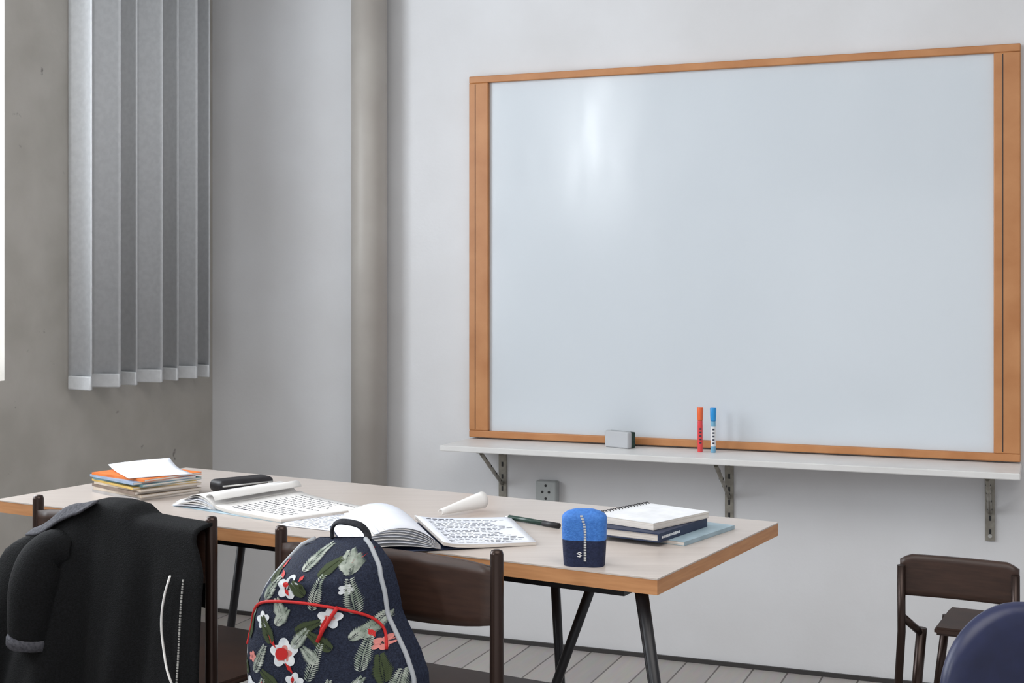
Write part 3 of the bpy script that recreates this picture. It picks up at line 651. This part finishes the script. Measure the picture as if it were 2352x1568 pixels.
bm = newbm(); tube(bm, [bagpx(x, y, .005) for x, y in ((858, 1366), (848, 1385), (832, 1415), (822, 1440))], .0034, 10); build('zip_pull', bm, M['red'], t_)
bm = newbm(); hp = [bag(.34, .0, .0), bag(.34, .0)+Vector((0, 0, .016)), bag(.42, 0)+Vector((0, 0, .026)), bag(.58, 0)+Vector((0, 0, .028)), bag(.86, 0)+Vector((0, 0, .022)), bag(.98, 0)+Vector((0, 0, .008)), bag(.98, .01)]
tube(bm, smooth(hp), .0075, 12, flat=.45); build('handle', bm, M['strap'], t_)
for u in (.22, .78):
    bm = newbm(); p = bag(u, .03)-n2*.0; q = Vector((p.x, p.y, 0))
    tube(bm, [p-n2*.01, q-n2*.055+Vector((0, 0, .785)), q-n2*.085+Vector((0, 0, .74)), q-n2*.085+Vector((0, 0, .62)), q-n2*.03+Vector((0, 0, .50))], .016, 12, flat=.3); build('shoulder_strap', bm, M['strap'], t_)

# small dark chair near the wall on the right
bl, brr = Vector((.992, 3.45, 0)), Vector((1.247, 3.32, 0)); e = (brr-bl).normalized(); n = Vector((e.y, -e.x, 0)); wd = (brr-bl).length; mid = (bl+brr)/2
t_ = thing('small_chair', 'small dark brown chair seen from behind right of the table', 'chair', Vector((mid.x, mid.y, 0))-n*.12)
bm = newbm()
def bk(u, v):
    ed = abs(2*u-1); zt_ = .556-.014*max(0, ed-.82)/.18*ed; zl = .452
    return mid+e*(u-.5)*wd-n*(.012*(1-ed**2))+Vector((0, 0, zl+(zt_-zl)*v))
grid(bm, bk, 21, 8); build('backrest', bm, M['chair_wood'], t_, solid=.014)
bm = newbm(); q = [mid+e*(wd/2-.012)-n*.02, mid+e*(wd/2+.01)-n*.27, mid-e*(wd/2-.08)-n*.27, mid-e*(wd/2-.08)-n*.02]; prism(bm, q, .352, .372); bmesh.ops.bevel(bm, geom=list(bm.edges), offset=.006, segments=2, affect='EDGES'); build('seat', bm, M['chair_wood'], t_)
for s in (-1, 1):
    b0 = mid+e*s*(wd/2-.006)
    bm = newbm(); tube(bm, [b0+n*.022-e*s*-.02, b0+n*.012+Vector((0, 0, .36)), b0+n*.016+Vector((0, 0, .53))], .0105, 12); build('rear_post', bm, M['post'], t_)
    f0 = mid+e*s*(wd/2-.045 if s < 0 else wd/2-.02)-n*(.05 if s < 0 else .25)
    bm = newbm(); tube(bm, [f0+e*s*.03, f0+Vector((0, 0, .36))], .0135, 12); build('front_leg', bm, M['post'], t_)
    bm = newbm(); tube(bm, [f0+Vector((0, 0, .345)), b0+n*.012+Vector((0, 0, .40))], .010, 12); build('side_rail', bm, M['post'], t_)
bm = newbm(); tube(bm, [mid-e*(wd/2-.03)-n*.26, mid-e*(wd/2-.075)-n*.25+Vector((0, 0, .352))], .0115, 12); build('front_leg', bm, M['post'], t_)

# navy shell chair cut by the lower right corner
D4 = 1.72; r4 = .112; x0 = (2360-CX)*D4/F-r4; z1 = H-(1600-HY)*D4/F+r4; x1 = x0+.43; z0 = .50
t_ = thing('shell_chair', 'navy blue rounded shell chair cut off at the lower right corner', 'chair', ((x0+x1)/2, D4+.15, 0))
bm = newbm(); out = []
for cx, cz, a0 in ((x1-r4, z1-r4, 0), (x0+r4, z1-r4, PI/2), (x0+.07, z0+.07, PI), (x1-.07, z0+.07, 1.5*PI)):
    rr_ = r4 if cz > .6 else .07
    for i in range(13): a_ = a0+PI/2*i/12; out.append((cx+rr_*math.cos(a_), cz+rr_*math.sin(a_)))
xc, zc = (x0+x1)/2, (z0+z1)/2
def sh(f, dy, push):                              # concentric rings give the moulded, rounded rim
    ring = []
    for x, z_ in out:
        X = xc+(x-xc)*f; Z = zc+(z_-zc)*f; ring.append(bm.verts.new((X, D4+dy+.05*(((X-xc)/.215)**2)*-1+.05+push, Z)))
    return ring
rings = [sh(.0001+.2, -.022, .0), sh(.6, -.022, 0), sh(.86, -.022, 0), sh(.94, -.020, 0), sh(.98, -.012, 0), sh(1, 0, 0), sh(.985, .011, 0), sh(.94, .016, 0), sh(.6, .018, 0), sh(.2, .018, 0)]
for a, b_ in zip(rings, rings[1:]): setmi([bm.faces.new((a[i], a[(i+1) % len(a)], b_[(i+1) % len(a)], b_[i])) for i in range(len(a))], 0, True)
bm.faces.new(rings[0]); bm.faces.new(rings[-1])
build('backrest', bm, M['navy_shell'], t_)
bm = newbm(); box(bm, (xc, D4+.24, .455), (.41, .38, .02), 0, None, .009, 3); build('seat', bm, M['navy_shell'], t_)
for sx in (-1, 1):
    bm = newbm(); tube(bm, [(xc+sx*.19, D4+.02, 0), (xc+sx*.17, D4+.06, .444)], .011, 12); build('leg', bm, M['post'], t_)
    bm = newbm(); tube(bm, [(xc+sx*.19, D4+.44, 0), (xc+sx*.17, D4+.40, .444)], .011, 12); build('leg', bm, M['post'], t_)
    bm = newbm(); tube(bm, [(xc+sx*.13, D4+.10, .44), (xc+sx*.13, D4+.062, .47), (xc+sx*.13, D4+.052, .60)], .010, 12); build('back_support', bm, M['post'], t_)
